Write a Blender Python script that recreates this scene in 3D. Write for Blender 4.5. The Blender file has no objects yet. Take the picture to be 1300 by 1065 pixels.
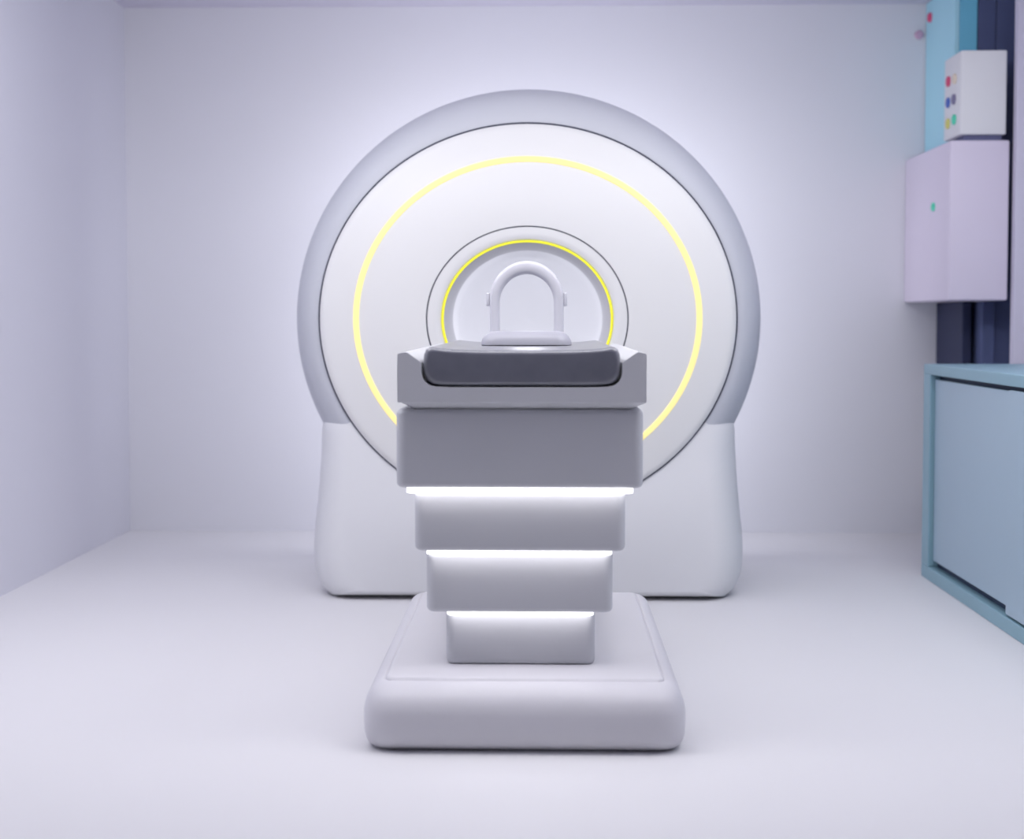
import bpy, bmesh, math
from mathutils import Vector
C = bpy.context.scene.collection
PI = math.pi
S = bpy.context.scene
S.view_settings.view_transform = 'Standard'
S.view_settings.look = 'None'
S.view_settings.exposure = 0.0
S.view_settings.gamma = 1.0
S.view_settings.use_curve_mapping = False

# ------------------------------------------------------------------ materials
def srgb(r, g, b):
    f = lambda c: ((c / 255 + .055) / 1.055) ** 2.4 if c / 255 > .04045 else c / 255 / 12.92
    return (f(r), f(g), f(b), 1)

def mat(name, col, rough=.5, spec=.5, noise=0.0, scale=8.0, bump=0.0, metal=0.0, emit=None, estr=0.0, coat=0.0):
    m = bpy.data.materials.new(name); m.use_nodes = True
    nt = m.node_tree; b = nt.nodes['Principled BSDF']
    b.inputs['Base Color'].default_value = col
    b.inputs['Roughness'].default_value = rough
    b.inputs['Specular IOR Level'].default_value = spec
    b.inputs['Metallic'].default_value = metal
    b.inputs['Coat Weight'].default_value = coat; b.inputs['Coat Roughness'].default_value = .32
    if emit:
        b.inputs['Emission Color'].default_value = emit
        b.inputs['Emission Strength'].default_value = estr
    if noise or bump:
        tc = nt.nodes.new('ShaderNodeTexCoord')
        n = nt.nodes.new('ShaderNodeTexNoise'); n.inputs['Scale'].default_value = scale
        n.inputs['Detail'].default_value = 4
        nt.links.new(tc.outputs['Object'], n.inputs['Vector'])
        if noise:
            mx = nt.nodes.new('ShaderNodeMix'); mx.data_type = 'RGBA'
            lo = tuple(c * (1 - noise) for c in col[:3]) + (1,)
            hi = tuple(min(1, c * (1 + noise)) for c in col[:3]) + (1,)
            mx.inputs[6].default_value = lo; mx.inputs[7].default_value = hi
            nt.links.new(n.outputs['Fac'], mx.inputs[0])
            nt.links.new(mx.outputs[2], b.inputs['Base Color'])
        if bump:
            bp = nt.nodes.new('ShaderNodeBump'); bp.inputs['Strength'].default_value = bump
            bp.inputs['Distance'].default_value = .004
            nt.links.new(n.outputs['Fac'], bp.inputs['Height'])
            nt.links.new(bp.outputs['Normal'], b.inputs['Normal'])
    return m

M = dict(
    wall=mat('wall_paint', (.750, .752, .815, 1), .75, .2, .015, 1.5),
    wall_f=mat('front_wall_low_bounce', (.33, .34, .42, 1), .8, .2, .015, 1.5),  # unseen wall, darkened to cut its bounce onto the table fronts
    trim=mat('lit_board_paint', (.72, .69, .82, 1), .7, .2, .01, 2),
    wall_l=mat('side_wall_paint', (.72, .722, .805, 1), .75, .2, .015, 1.5),
    ceil=mat('ceiling_paint', (.66, .64, .76, 1), .8, .2, .015, 2),
    floor=mat('floor_resin', (.775, .77, .80, 1), .55, .3, .012, 1.2),
    white=mat('white_plastic', (.755, .76, .79, 1), .42, .4, .006, 3),
    panel=mat('front_panel_plastic', (.775, .775, .78, 1), .38, .4, .006, 3),
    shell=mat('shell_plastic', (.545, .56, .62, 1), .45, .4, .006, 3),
    block=mat('lift_column_plastic', (.62, .628, .665, 1), .42, .4, .01, 5),
    base=mat('base_plastic', (.70, .692, .74, 1), .4, .4, .01, 5),
    tray=mat('tray_plastic', (.70, .708, .74, 1), .40, .5, .01, 5),
    cushion=mat('mattress_fabric', (.18, .185, .225, 1), .32, .8, .16, 28, .06, coat=1.0),
    pillow=mat('headrest_vinyl', (.46, .46, .52, 1), .35, .4, .01, 12),
    arch=mat('arch_plastic', (.70, .70, .76, 1), .4, .4, .006, 4),
    lip=mat('bore_lip_plastic', (.50, .50, .535, 1), .45, .4, .006, 4),
    gasket=mat('dark_gasket', (.03, .035, .07, 1), .6, .3),
    ring_soft=mat('warm_light_ring', (.45, .40, .12, 1), .4, .3, emit=(1.0, .83, .38, 1), estr=.85),
    ring_yellow=mat('yellow_light_ring', (.8, .78, .05, 1), .4, .3, emit=(.90, .84, .02, 1), estr=.42),
    strip=mat('led_strip', (.9, .9, .9, 1), .4, .3, emit=(1.0, .975, 1.0, 1), estr=2.9),
    teal=mat('teal_lit_paint', (.46, .82, .95, 1), .45, .4, .02, 4),  # lit side of the teal column, light put into the colour
    teal_shaded=mat('teal_shaded_paint', (.19, .60, .82, 1), .45, .4, .02, 4),  # same teal with the shade of the front face in the colour
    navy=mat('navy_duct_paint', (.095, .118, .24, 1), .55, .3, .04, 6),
    navy_shaded=mat('shaded_duct_paint', (.03, .036, .085, 1), .6, .3, .04, 6),  # navy darkened to carry the shade on the duct front
    lilac=mat('lilac_enamel', (.80, .735, .87, 1), .45, .4, .015, 4),
    greybox=mat('pale_grey_enamel', (.86, .86, .88, 1), .42, .4, .01, 6),
    slot=mat('plinth_gap_shade', (.14, .15, .28, 1), .6, .3),  # colour carries the shade of the gap under the switch box
    cab=mat('cabinet_frame_paint', (.25, .42, .51, 1), .42, .4, .02, 4),
    door=mat('cabinet_door_laminate', (.35, .48, .59, 1), .33, .5, .02, 3),
    gap_shade=mat('cabinet_gap_shade', (.02, .04, .09, 1), .6, .3, .04, 4),  # near black, painted shade for the gaps round the doors
    pink=mat('pink_sensor', (.62, .40, .56, 1), .5),
    red=mat('red_button', (.75, .08, .20, 1), .4), cream=mat('cream_button', (.85, .74, .60, 1), .4),
    blue=mat('blue_button', (.08, .16, .55, 1), .4), grey=mat('grey_button', (.22, .20, .34, 1), .4),
    green=mat('green_button', (.10, .75, .50, 1), .4), yellow=mat('yellow_button', (.75, .72, .20, 1), .4),
)

# ------------------------------------------------------------------ helpers
def obj(name, bm, m, parent=None, smooth=True, angle=40):
    bmesh.ops.recalc_face_normals(bm, faces=bm.faces)
    me = bpy.data.meshes.new(name); bm.to_mesh(me); bm.free()
    if smooth:
        for p in me.polygons: p.use_smooth = True
        me.set_sharp_from_angle(angle=math.radians(angle))
    me.materials.append(m)
    o = bpy.data.objects.new(name, me); C.objects.link(o)
    if parent:
        o.parent = parent
        o.matrix_parent_inverse = parent.matrix_world.inverted()
    return o

def thing(name, label, cat, loc, group=None):
    o = bpy.data.objects.new(name, None); C.objects.link(o)
    o.location = loc; o.empty_display_size = .1
    o['label'] = label; o['category'] = cat
    if group: o['group'] = group
    o.matrix_world.translation = Vector(loc)
    bpy.context.view_layer.update()
    return o

def box(x0, x1, y0, y1, z0, z1, bev=0.0, seg=4):
    bm = bmesh.new()
    bmesh.ops.create_cube(bm, size=1)
    for v in bm.verts:
        v.co = Vector(((x0 + x1) / 2 + v.co.x * (x1 - x0), (y0 + y1) / 2 + v.co.y * (y1 - y0), (z0 + z1) / 2 + v.co.z * (z1 - z0)))
    if bev: bmesh.ops.bevel(bm, geom=list(bm.edges), offset=bev, segments=seg, profile=.5, affect='EDGES')
    return bm

def loft(rings, closed=True, cap0=True, cap1=True, wrap=False):
    """rings: list of equally long point lists."""
    bm = bmesh.new()
    R = [[bm.verts.new(p) for p in r] for r in rings]
    n = len(R[0]); L = len(R)
    for i in range(L if wrap else L - 1):
        a, b = R[i], R[(i + 1) % L]
        for k in range(n if closed else n - 1):
            bm.faces.new((a[k], a[(k + 1) % n], b[(k + 1) % n], b[k]))
    if not wrap:
        if cap0: bm.faces.new(R[0])
        if cap1: bm.faces.new(R[-1])
    return bm

def rrect(cx, cy, hx, hy, r, z, n=10):
    pts = []
    for (sx, sy, a0) in ((1, 1, 0), (-1, 1, PI / 2), (-1, -1, PI), (1, -1, 3 * PI / 2)):
        for k in range(n + 1):
            a = a0 + PI / 2 * k / n
            pts.append((cx + sx * (hx - r) + r * math.cos(a), cy + sy * (hy - r) + r * math.sin(a), z))
    return pts

def rbox(x0, x1, y0, y1, z0, z1, rv, re, n=6):
    """box with vertical-corner radius rv and top/bottom edge radius re"""
    cx, cy, hx, hy = (x0 + x1) / 2, (y0 + y1) / 2, (x1 - x0) / 2, (y1 - y0) / 2
    rings = []
    for k in range(n + 1):
        a = PI / 2 * k / n; i = re * (1 - math.sin(a))
        rings.append(rrect(cx, cy, hx - i, hy - i, max(rv - i, .002), z0 + re * (1 - math.cos(a))))
    for k in range(n + 1):
        a = PI / 2 * (1 - k / n); i = re * (1 - math.sin(a))
        rings.append(rrect(cx, cy, hx - i, hy - i, max(rv - i, .002), z1 - re * (1 - math.cos(a))))
    return loft(rings)

GX, GZ = -.068, 1.20          # axis of the scanner bore
N = 160
def ell(a, b, y):
    return [(GX + a * math.cos(2 * PI * k / N), y, GZ + b * math.sin(2 * PI * k / N)) for k in range(N)]
def ering(profile, wrap=False):
    """profile: list of (a, b, y) ellipses"""
    return loft([ell(*p) for p in profile], cap0=False, cap1=False, wrap=wrap)

# ------------------------------------------------------------------ room
def struct(name, bm, m):
    o = obj(name, bm, m, smooth=False); o['kind'] = 'structure'; return o
XL, XR, YB, YF, ZC = -2.35, 2.442, 8.0, -2.5, 2.94
struct('floor', box(XL - .1, XR + .1, YF - .1, YB + .1, -.1, 0), M['floor'])
struct('ceiling', box(XL - .1, XR + .1, YF - .1, YB + .1, ZC, ZC + .1), M['ceil'])
struct('wall_back', box(XL - .1, XR + .1, YB, YB + .1, 0, ZC), M['wall'])
struct('wall_left', box(XL - .1, XL, YF, YB, 0, ZC), M['wall_l'])
struct('wall_right', box(XR, XR + .1, YF, YB, 0, ZC), M['wall_l'])
struct('wall_front', box(XL, XR, YF - .1, YF, 0, ZC), M['wall_f'])
struct('trim_lit_board', box(2.318, XR, 7.08, 7.13, 0, ZC, .003, 2), M['trim'])  # added board, placed to give a lit strip at the right wall

# ------------------------------------------------------------------ scanner
g = thing('mri_scanner', 'large white ring-shaped scanner on a flared pedestal with glowing yellow rings round its bore', 'medical scanner', (GX, 6.6, 0))

# ring shell: rolls back from the seam to the widest rim, then runs straight to the back
sa, sb = .882, .822
oa, ob = 1.016, 1.000
prof = [(sa - .03, sb - .03, 6.05), (sa, sb, 6.012), (sa + .002, sb + .002, 6.004)]
for k in range(1, 17):
    t = PI / 2 * k / 16
    prof.append((sa + .002 + (oa - sa) * math.sin(t), sb + .002 + (ob - sb) * math.sin(t), 6.004 + .30 * (1 - math.cos(t))))
for k in range(0, 9):
    t = PI / 2 * k / 8
    prof.append((oa - .01 - .10 * (1 - math.cos(t)), ob - .01 - .10 * (1 - math.cos(t)), 7.0 + .10 * math.sin(t)))
prof.append((.40, .37, 7.1))
obj('ring_shell', ering(prof), M['shell'], g)

# pedestal
half = [(.0, .86), (.30, .86), (.55, .865), (.70, .87), (.77, .86), (.825, .835), (.862, .80), (.884, .77), (.896, .737),
        (.899, .70), (.901, .64), (.906, .56), (.913, .47), (.922, .38), (.931, .30), (.935, .24), (.936, .18),
        (.933, .13), (.924, .085), (.910, .05), (.892, .024), (.868, .006), (.84, .0), (.6, .0), (.3, .0), (.0, .0)]
def smooth_half(pts, m=3):
    out = []
    for i in range(len(pts) - 1):
        p0 = pts[max(i - 1, 0)]; p1 = pts[i]; p2 = pts[i + 1]; p3 = pts[min(i + 2, len(pts) - 1)]
        for k in range(m):
            t = k / m
            out.append(tuple(.5 * (2 * p1[j] + (p2[j] - p0[j]) * t + (2 * p0[j] - 5 * p1[j] + 4 * p2[j] - p3[j]) * t * t + (3 * p1[j] - p0[j] - 3 * p2[j] + p3[j]) * t ** 3) for j in (0, 1)))
    out.append(pts[-1]); return out
h = [(x, max(z, 0)) for x, z in smooth_half(half)]
outline = h + [(-x, z) for x, z in reversed(h[1:-1])]
def inset(pts, fx, fb, ft):
    return [(x * (1 - fx / .92), z + fb * (1 - z / .86) ** 2 - ft * (z / .86) ** 3) for x, z in pts]
rings = []
for k in range(11):
    t = PI / 2 * k / 10; s = 1 - math.sin(t)
    q = inset(outline, .15 * s, .045 * s, .05 * s)
    rings.append([(GX + x, 6.0 + .20 * (1 - math.cos(t)), z) for x, z in q])
for k in range(7):
    t = PI / 2 * (1 - k / 6); s = 1 - math.sin(t)
    q = inset(outline, .08 * s, .03 * s, .08 * s)
    rings.append([(GX + x, 7.05 - .10 * (1 - math.cos(t)), z) for x, z in q])
obj('pedestal', loft(rings), M['white'], g, angle=55)

# dark seam
obj('seam_gasket', ering([(.8765, .8155, 5.995), (.8815, .8215, 5.995), (.8815, .8215, 6.02), (.8765, .8155, 6.02)], wrap=True), M['gasket'], g)
# domed front panel, in two zones split by the warm light ring
def ratio(r): return .915 + .016 * (r - .355) / .52
def dome(r): return 5.985 - .075 * (1 - ((r - .42) / .456) ** 1.6) if r > .42 else 5.91
P = [(.870, 6.02), (.8755, 6.0), (.8765, 5.993), (.8745, 5.988)]
for k in range(1, 21):
    r = .8745 + (.4215 - .8745) * k / 20
    P.append((r, dome(r)))
P += [(.4205, 5.915), (.4205, 5.96)]
obj('front_panel', ering([(r, r * (ratio(r) if r < .87 else .9305), y) for r, y in P]), M['panel'], g, angle=50)
R0, R1 = .705, .730
def er(r, y): return (r, r * ratio(r), y)
obj('light_ring', ering([er(R0, dome(R0) + .01), er(R0, dome(R0) - .002), er(R0 + .004, dome(R0) - .0045), er(R1 - .004, dome(R1) - .0045), er(R1, dome(R1) - .002), er(R1, dome(R1) + .01)], wrap=True), M['ring_soft'], g)['label'] = 'wide pale yellow glowing ring on the front panel'
obj('collar_gasket', ering([er(.4165, 5.9135), er(.4205, 5.9135), er(.4205, 5.95), er(.4165, 5.95)], wrap=True), M['gasket'], g)
obj('bore_collar', ering([er(.415, 5.95), er(.4165, 5.916), er(.415, 5.911), er(.39, 5.909), er(.363, 5.909), er(.358, 5.914), er(.357, 5.95)]), M['panel'], g, angle=50)
obj('light_ring', ering([er(.347, 5.93), er(.347, 5.912), er(.3485, 5.910), er(.3545, 5.910), er(.356, 5.912), er(.356, 5.93)], wrap=True), M['ring_yellow'], g)['label'] = 'thin bright yellow ring at the mouth of the bore'
obj('bore_lip', ering([er(.350, 5.925), er(.347, 5.917), er(.344, 5.918), er(.330, 5.945), er(.320, 5.98), er(.317, 6.04)]), M['lip'], g)
# smooth bore with a rounded far end
pb = [er(.317, 6.04), er(.319, 6.06), er(.323, 6.3), er(.323, 6.5)]
for k in range(1, 13):
    t = PI / 2 * k / 12
    pb.append(er(max(.323 * math.cos(t), .004), 6.5 + .30 * math.sin(t)))
obj('bore_liner', ering(pb), M['white'], g, angle=60)

# ------------------------------------------------------------------ patient table
TX = -.0665
t_ = thing('scanner_table', 'pale patient table on a stepped lift column with glowing gaps, above a rounded slab base', 'scanner table', (TX, 4.6, 0))
# base slab
bx = -.053; hx = .452; y0, y1 = 3.868, 5.36; cy = (y0 + y1) / 2; hy = (y1 - y0) / 2
rings = []
for z, i, r in [(0.0, .046, .10), (.004, .034, .11), (.012, .022, .12), (.025, .010, .13), (.045, .003, .135), (.07, 0, .14), (.105, .0, .14), (.122, .004, .14), (.138, .011, .135),
                (.152, .021, .13), (.163, .033, .12), (.171, .047, .11), (.1765, .062, .10), (.1800, .078, .09), (.1802, .084, .085), (.1785, .087, .08), (.1780, .090, .08), (.1820, .0935, .075), (.1858, .098, .07), (.1870, .106, .065)]:
    rings.append([(x, y, z) for x, y, z in rrect(bx, cy, hx - i * .62, hy - i * 1.1, max(r - .05, .02), z, 12)])
obj('base', loft(rings), M['base'], t_, angle=60)
# stepped lift column: each section steps back below the one above
secs = [  # x0, x1, yfront, yback, z0, z1
    (-.413, .279, 3.955, 5.20, .727, .949),
    (-.367, .233, 4.012, 5.14, .540, .712),
    (-.339, .201, 4.072, 5.08, .352, .529),
    (-.2862, .1522, 4.130, 5.02, .186, .342)]
for i, (x0, x1, ya, yb, z0, z1) in enumerate(secs):
    obj('lift_section', rbox(x0, x1, ya, yb, z0, z1, .028, .016), M['block'] if i < 3 else M['block'], t_)
for (x0, x1, ya, yb, z0, z1) in [(-.385, .252, 3.968, 5.16, .7118, .7275), (-.334, .196, 4.026, 5.10, .5285, .5405), (-.280, .146, 4.086, 5.04, .3415, .3525)]:
    obj('light_strip', rbox(x0, x1, ya, yb, z0, z1, .02, .002), M['strip'], t_)

# tray: channel section run along the table, chamfered underneath
TC = -.0603
def tray_section(y, dz, sc=0.0):
    zb = .9695 - dz
    L = [(-.345, .9695), (-.345, 1.1015), (-.341, 1.105), (-.322, 1.1085), (-.318, 1.1075), (-.281, 1.082), (-.2785, 1.078), (-.2780, 1.050), (-.2755, 1.037), (-.268, 1.025), (-.256, 1.0165), (-.238, 1.0125), (-.20, 1.011)]
    pts = L + [(-x, z) for x, z in reversed(L)]
    pts += [(.301, zb), (-.301, zb)]
    return [(TC + x, y, z) for x, z in pts]
obj('tray', loft([tray_section(3.930, 0.0), tray_section(3.931, .0005), tray_section(3.972, .0215), tray_section(5.31, .0215), tray_section(5.35, .0)]), M['tray'], t_, angle=25)

# mattress
mt = thing('mattress', 'dark grey fabric mattress pad lying in the tray of the scanner table', 'mattress', (TC, 4.6, 1.013))
def mat_section(y, s):
    half = [(0, 1.0145), (.18, 1.0145), (.225, 1.0155), (.248, 1.0195), (.262, 1.029), (.2705, 1.043), (.2735, 1.062), (.2735, 1.085), (.2715, 1.103), (.266, 1.1155), (.257, 1.1215), (.246, 1.1215), (.225, 1.1185), (.19, 1.1155), (.14, 1.1140), (.08, 1.1130), (0, 1.1130)]
    pts = half + [(-x, z) for x, z in reversed(half[1:-1])]
    zc = 1.066
    return [(TC + x - (s if x > 0 else -s if x < 0 else 0) * min(1, abs(x) / .2), y, z - (s * (1 if z > zc else -1) if abs(z - zc) > .02 else 0)) for x, z in pts]
rg = []
for k in range(7):
    a = PI / 2 * k / 6
    rg.append(mat_section(3.936 + .014 * (1 - math.cos(a)), .014 * (1 - math.sin(a))))
rg.append(mat_section(4.6, 0))
for k in range(7):
    a = PI / 2 * (1 - k / 6)
    rg.append(mat_section(5.33 - .02 * (1 - math.cos(a)), .02 * (1 - math.sin(a))))
obj('pad', loft(rg), M['cushion'], mt, angle=50)

# head coil: padded headrest with an arch
hc = thing('head_coil', 'pale headrest with an upright arch standing on the far part of the mattress', 'head coil', (-.056, 4.72, 1.114))
rings = []
hw, hd = .148, .10
for k in range(13):
    t = PI / 2 * k / 12
    rings.append(rrect(-.056, 4.705, hw - .045 * (1 - math.cos(t)), hd - .035 * (1 - math.cos(t)), .045, 1.1160 + .0445 * math.sin(t), 8))
rings.insert(0, rrect(-.056, 4.705, hw - .004, hd - .004, .042, 1.1150, 8))
obj('headrest', loft(rings), M['pillow'], hc, angle=60)
path = []
zc, rad = 1.2585, .1065
for k in range(5): path.append((-rad, 1.140 + (zc - 1.140) * k / 5, PI))
for k in range(33):
    a = PI - PI * k / 32
    path.append((rad * math.cos(a), zc + (rad + .006) * math.sin(a), a))
for k in range(5): path.append((rad, zc - (zc - 1.140) * (k + 1) / 5, 0))
rings = []
for x, z, a in path:
    sec = []
    w = .0165 + .0055 * max(0, math.sin(a)); d = .038
    for k in range(24):
        b = 2 * PI * k / 24; c, s = math.cos(b), math.sin(b)
        rr = w * math.copysign(abs(c) ** .55, c); dd = d * math.copysign(abs(s) ** .55, s)
        sec.append((-.056 + x + rr * math.cos(a), 4.745 + dd, z + rr * math.sin(a)))
    rings.append(sec)
obj('arch', loft(rings), M['arch'], hc, angle=50)
for s in (-1, 1):
    xc = -.056 + s * (.1065 + .0165 + .005)
    obj('clip', box(xc - .0065, xc + .0065, 4.72, 4.77, 1.243, 1.287, .004, 3), M['arch'], hc)

# ------------------------------------------------------------------ cabinet on the right
cb = thing('storage_cabinet', 'long blue-grey storage cabinet with sliding doors against the right wall', 'cabinet', (2.11, 5.45, 0))
cx0, cx1, ca, cz = 1.7694, 2.438, 4.25, 6.655
def frame():
    bm = bmesh.new()
    def add(*a, bev=.004):
        b = box(*a, bev=bev, seg=2); me = bpy.data.meshes.new('t'); b.to_mesh(me); b.free(); bm.from_mesh(me); bpy.data.meshes.remove(me)
    add(cx0, cx1, ca, cz, .945, .992)            # top board
    add(cx0, cx1, ca, cz, 0.0, .060)             # bottom board
    add(cx0, cx1, cz - .11, cz, .06, .945)       # far end
    add(cx0, cx1, ca, ca + .11, .06, .945)       # near end
    add(cx1 - .02, cx1, ca + .11, cz - .11, .06, .945)
    return bm
obj('body', frame(), M['cab'], cb, smooth=False)
obj('gap_shade_sheet', box(cx0 + .045, cx0 + .075, ca + .11, cz - .11, .06, .945), M['gap_shade'], cb, smooth=False)  # dark sheet behind the doors, stands in for shade in the gaps
obj('sliding_door', box(cx0 + .020, cx0 + .036, 5.38, cz - .124, .092, .924, .003, 2), M['door'], cb, smooth=False)
obj('sliding_door', box(cx0 + .003, cx0 + .018, ca + .115, 5.452, .070, .930, .003, 2), M['door'], cb, smooth=False)

# ------------------------------------------------------------------ wall boxes and ducts in the back right corner
def disc(x, y, z, r, th, axis='x'):
    bm = bmesh.new(); n = 24; rg = []
    for d, rr in ((0, r), (th * .7, r), (th, r * .75)):
        rg.append([(x - d, y + rr * math.cos(2 * PI * k / n), z + rr * math.sin(2 * PI * k / n)) for k in range(n)])
    return loft(rg)
lb = thing('control_box', 'large lilac metal box fixed in the back corner above the cabinet, with one green button', 'control box', (2.16, 7.5, 1.287))
obj('body', box(2.008, 2.302, 7.12, 7.995, 1.292, 2.083, .012, 3), M['lilac'], lb)
obj('button', disc(2.008, 7.40, 1.776, .022, .012), M['green'], lb)['label'] = 'round green button'

wb = thing('switch_box', 'small pale grey switch box with coloured buttons standing on top of the lilac box', 'switch box', (2.17, 7.25, 2.084))
obj('plinth', box(2.085, 2.27, 7.155, 7.36, 2.084, 2.112), M['slot'], wb, smooth=False)  # plinth coloured as the shaded gap under the box
obj('body', box(2.058, 2.285, 7.13, 7.42, 2.112, 2.525, .008, 3), M['greybox'], wb)
for col, y, z in (('red', 7.335, 2.405), ('cream', 7.225, 2.40), ('blue', 7.335, 2.298), ('grey', 7.235, 2.30), ('yellow', 7.335, 2.192), ('green', 7.225, 2.198)):
    o = obj('button', disc(2.058, y, z, .026, .012), M[col], wb); o['label'] = col + ' button'

tp = thing('wall_panel', 'tall pale teal panel casing running up to the ceiling behind the grey switch box', 'wall panel', (2.19, 7.7, 2.084))
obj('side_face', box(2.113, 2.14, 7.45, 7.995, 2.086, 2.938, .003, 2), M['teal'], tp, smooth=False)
obj('front_face', box(2.1405, 2.232, 7.452, 7.99, 2.086, 2.938, .003, 2), M['teal_shaded'], tp, smooth=False)
obj('knob', disc(2.113, 7.90, 2.845, .026, .016), M['red'], tp)['label'] = 'small red knob'

def duct(label, x0, x1, y, z0, z1, m):
    o = obj('wall_duct', box(x0, x1, y, 7.998, z0, z1, .004, 2), m, smooth=False)
    o['label'] = label; o['category'] = 'duct'
    return o
duct('tall navy duct reaching from floor to ceiling beside the right edge of the lilac box', 2.330, 2.436, 7.45, 0.0, 2.938, M['navy'])
duct('navy duct rising above the lilac box right behind the grey switch box', 2.236, 2.327, 7.45, 2.085, 2.938, M['navy'])
duct('slim navy duct running down below the middle of the lilac box', 2.264, 2.327, 7.40, 0.0, 1.290, M['navy'])
duct('narrow navy duct, darkened for shade, running down below the left half of the lilac box', 2.192, 2.238, 7.50, 0.0, 1.290, M['navy_shaded'])

ws = obj('wall_sensor', loft([[(x, 7.999 - d, z) for x, z in [(2.075 + q * math.cos(2 * PI * k / 24), 2.77 + q * math.sin(2 * PI * k / 24)) for k in range(24)]] for d, q in ((0, .024), (.010, .024), (.018, .017))]), M['pink'])
ws['label'] = 'tiny round pink sensor high on the back wall left of the teal panel'; ws['category'] = 'sensor'

# ------------------------------------------------------------------ light
def area(name, loc, rot, sx, sy, power, col):
    l = bpy.data.lights.new(name, 'AREA'); l.shape = 'RECTANGLE'; l.size = sx; l.size_y = sy
    l.energy = power; l.color = col
    o = bpy.data.objects.new(name, l); C.objects.link(o); o.location = loc; o.rotation_euler = rot
    return o
TILT = math.radians(40)
area('ceiling_light_main', (GX, 4.0, 2.90), (TILT, 0, 0), 4.4, .8, 74, (1, .985, .99))
area('side_fill_left', (-1.6, 4.2, 2.93), (0, 0, 0), 1.3, 3.0, 23, (.97, .97, 1))  # unseen fill, moved aside to light the walls and spare the scanner
area('side_fill_right', (1.55, 4.2, 2.93), (0, 0, 0), 1.3, 3.0, 23, (.97, .97, 1))  # unseen fill, the matching one on the right
area('table_fill', (GX, 4.0, 2.93), (0, 0, 0), 1.2, 1.0, 4, (.97, .97, 1))  # unseen fill added above the table
area('back_wall_fill', (GX, 7.16, 1.25), (PI / 2, 0, 0), 1.8, 1.8, 22, (.97, .97, 1))  # unseen area light added to brighten the wall round the scanner
l = bpy.data.lights.new('bore_fill', 'AREA'); l.shape = 'RECTANGLE'; l.size = .12; l.size_y = .5; l.energy = 1.9; l.color = (.95, .94, 1)  # unseen lamp added to brighten the inside of the bore
o = bpy.data.objects.new('bore_fill', l); C.objects.link(o); o.location = (GX, 6.32, GZ + .285)

w = bpy.data.worlds.new('world'); S.world = w; w.use_nodes = True
w.node_tree.nodes['Background'].inputs[0].default_value = (.8, .83, 1, 1)
w.node_tree.nodes['Background'].inputs[1].default_value = .3

# ------------------------------------------------------------------ camera
cd = bpy.data.cameras.new('camera'); cd.lens = 50; cd.sensor_width = 36; cd.sensor_fit = 'HORIZONTAL'
cd.shift_y = -45 / 1300
cd.clip_start = .05
cd.dof.use_dof = True; cd.dof.focus_distance = 4.75; cd.dof.aperture_fstop = 1.8
cam = bpy.data.objects.new('camera', cd); C.objects.link(cam)
cam.location = (0, 0, 1.2)
cam.rotation_euler = (PI / 2 - math.atan(82.5 / 1805.4), 0, math.radians(1.27))
S.camera = cam
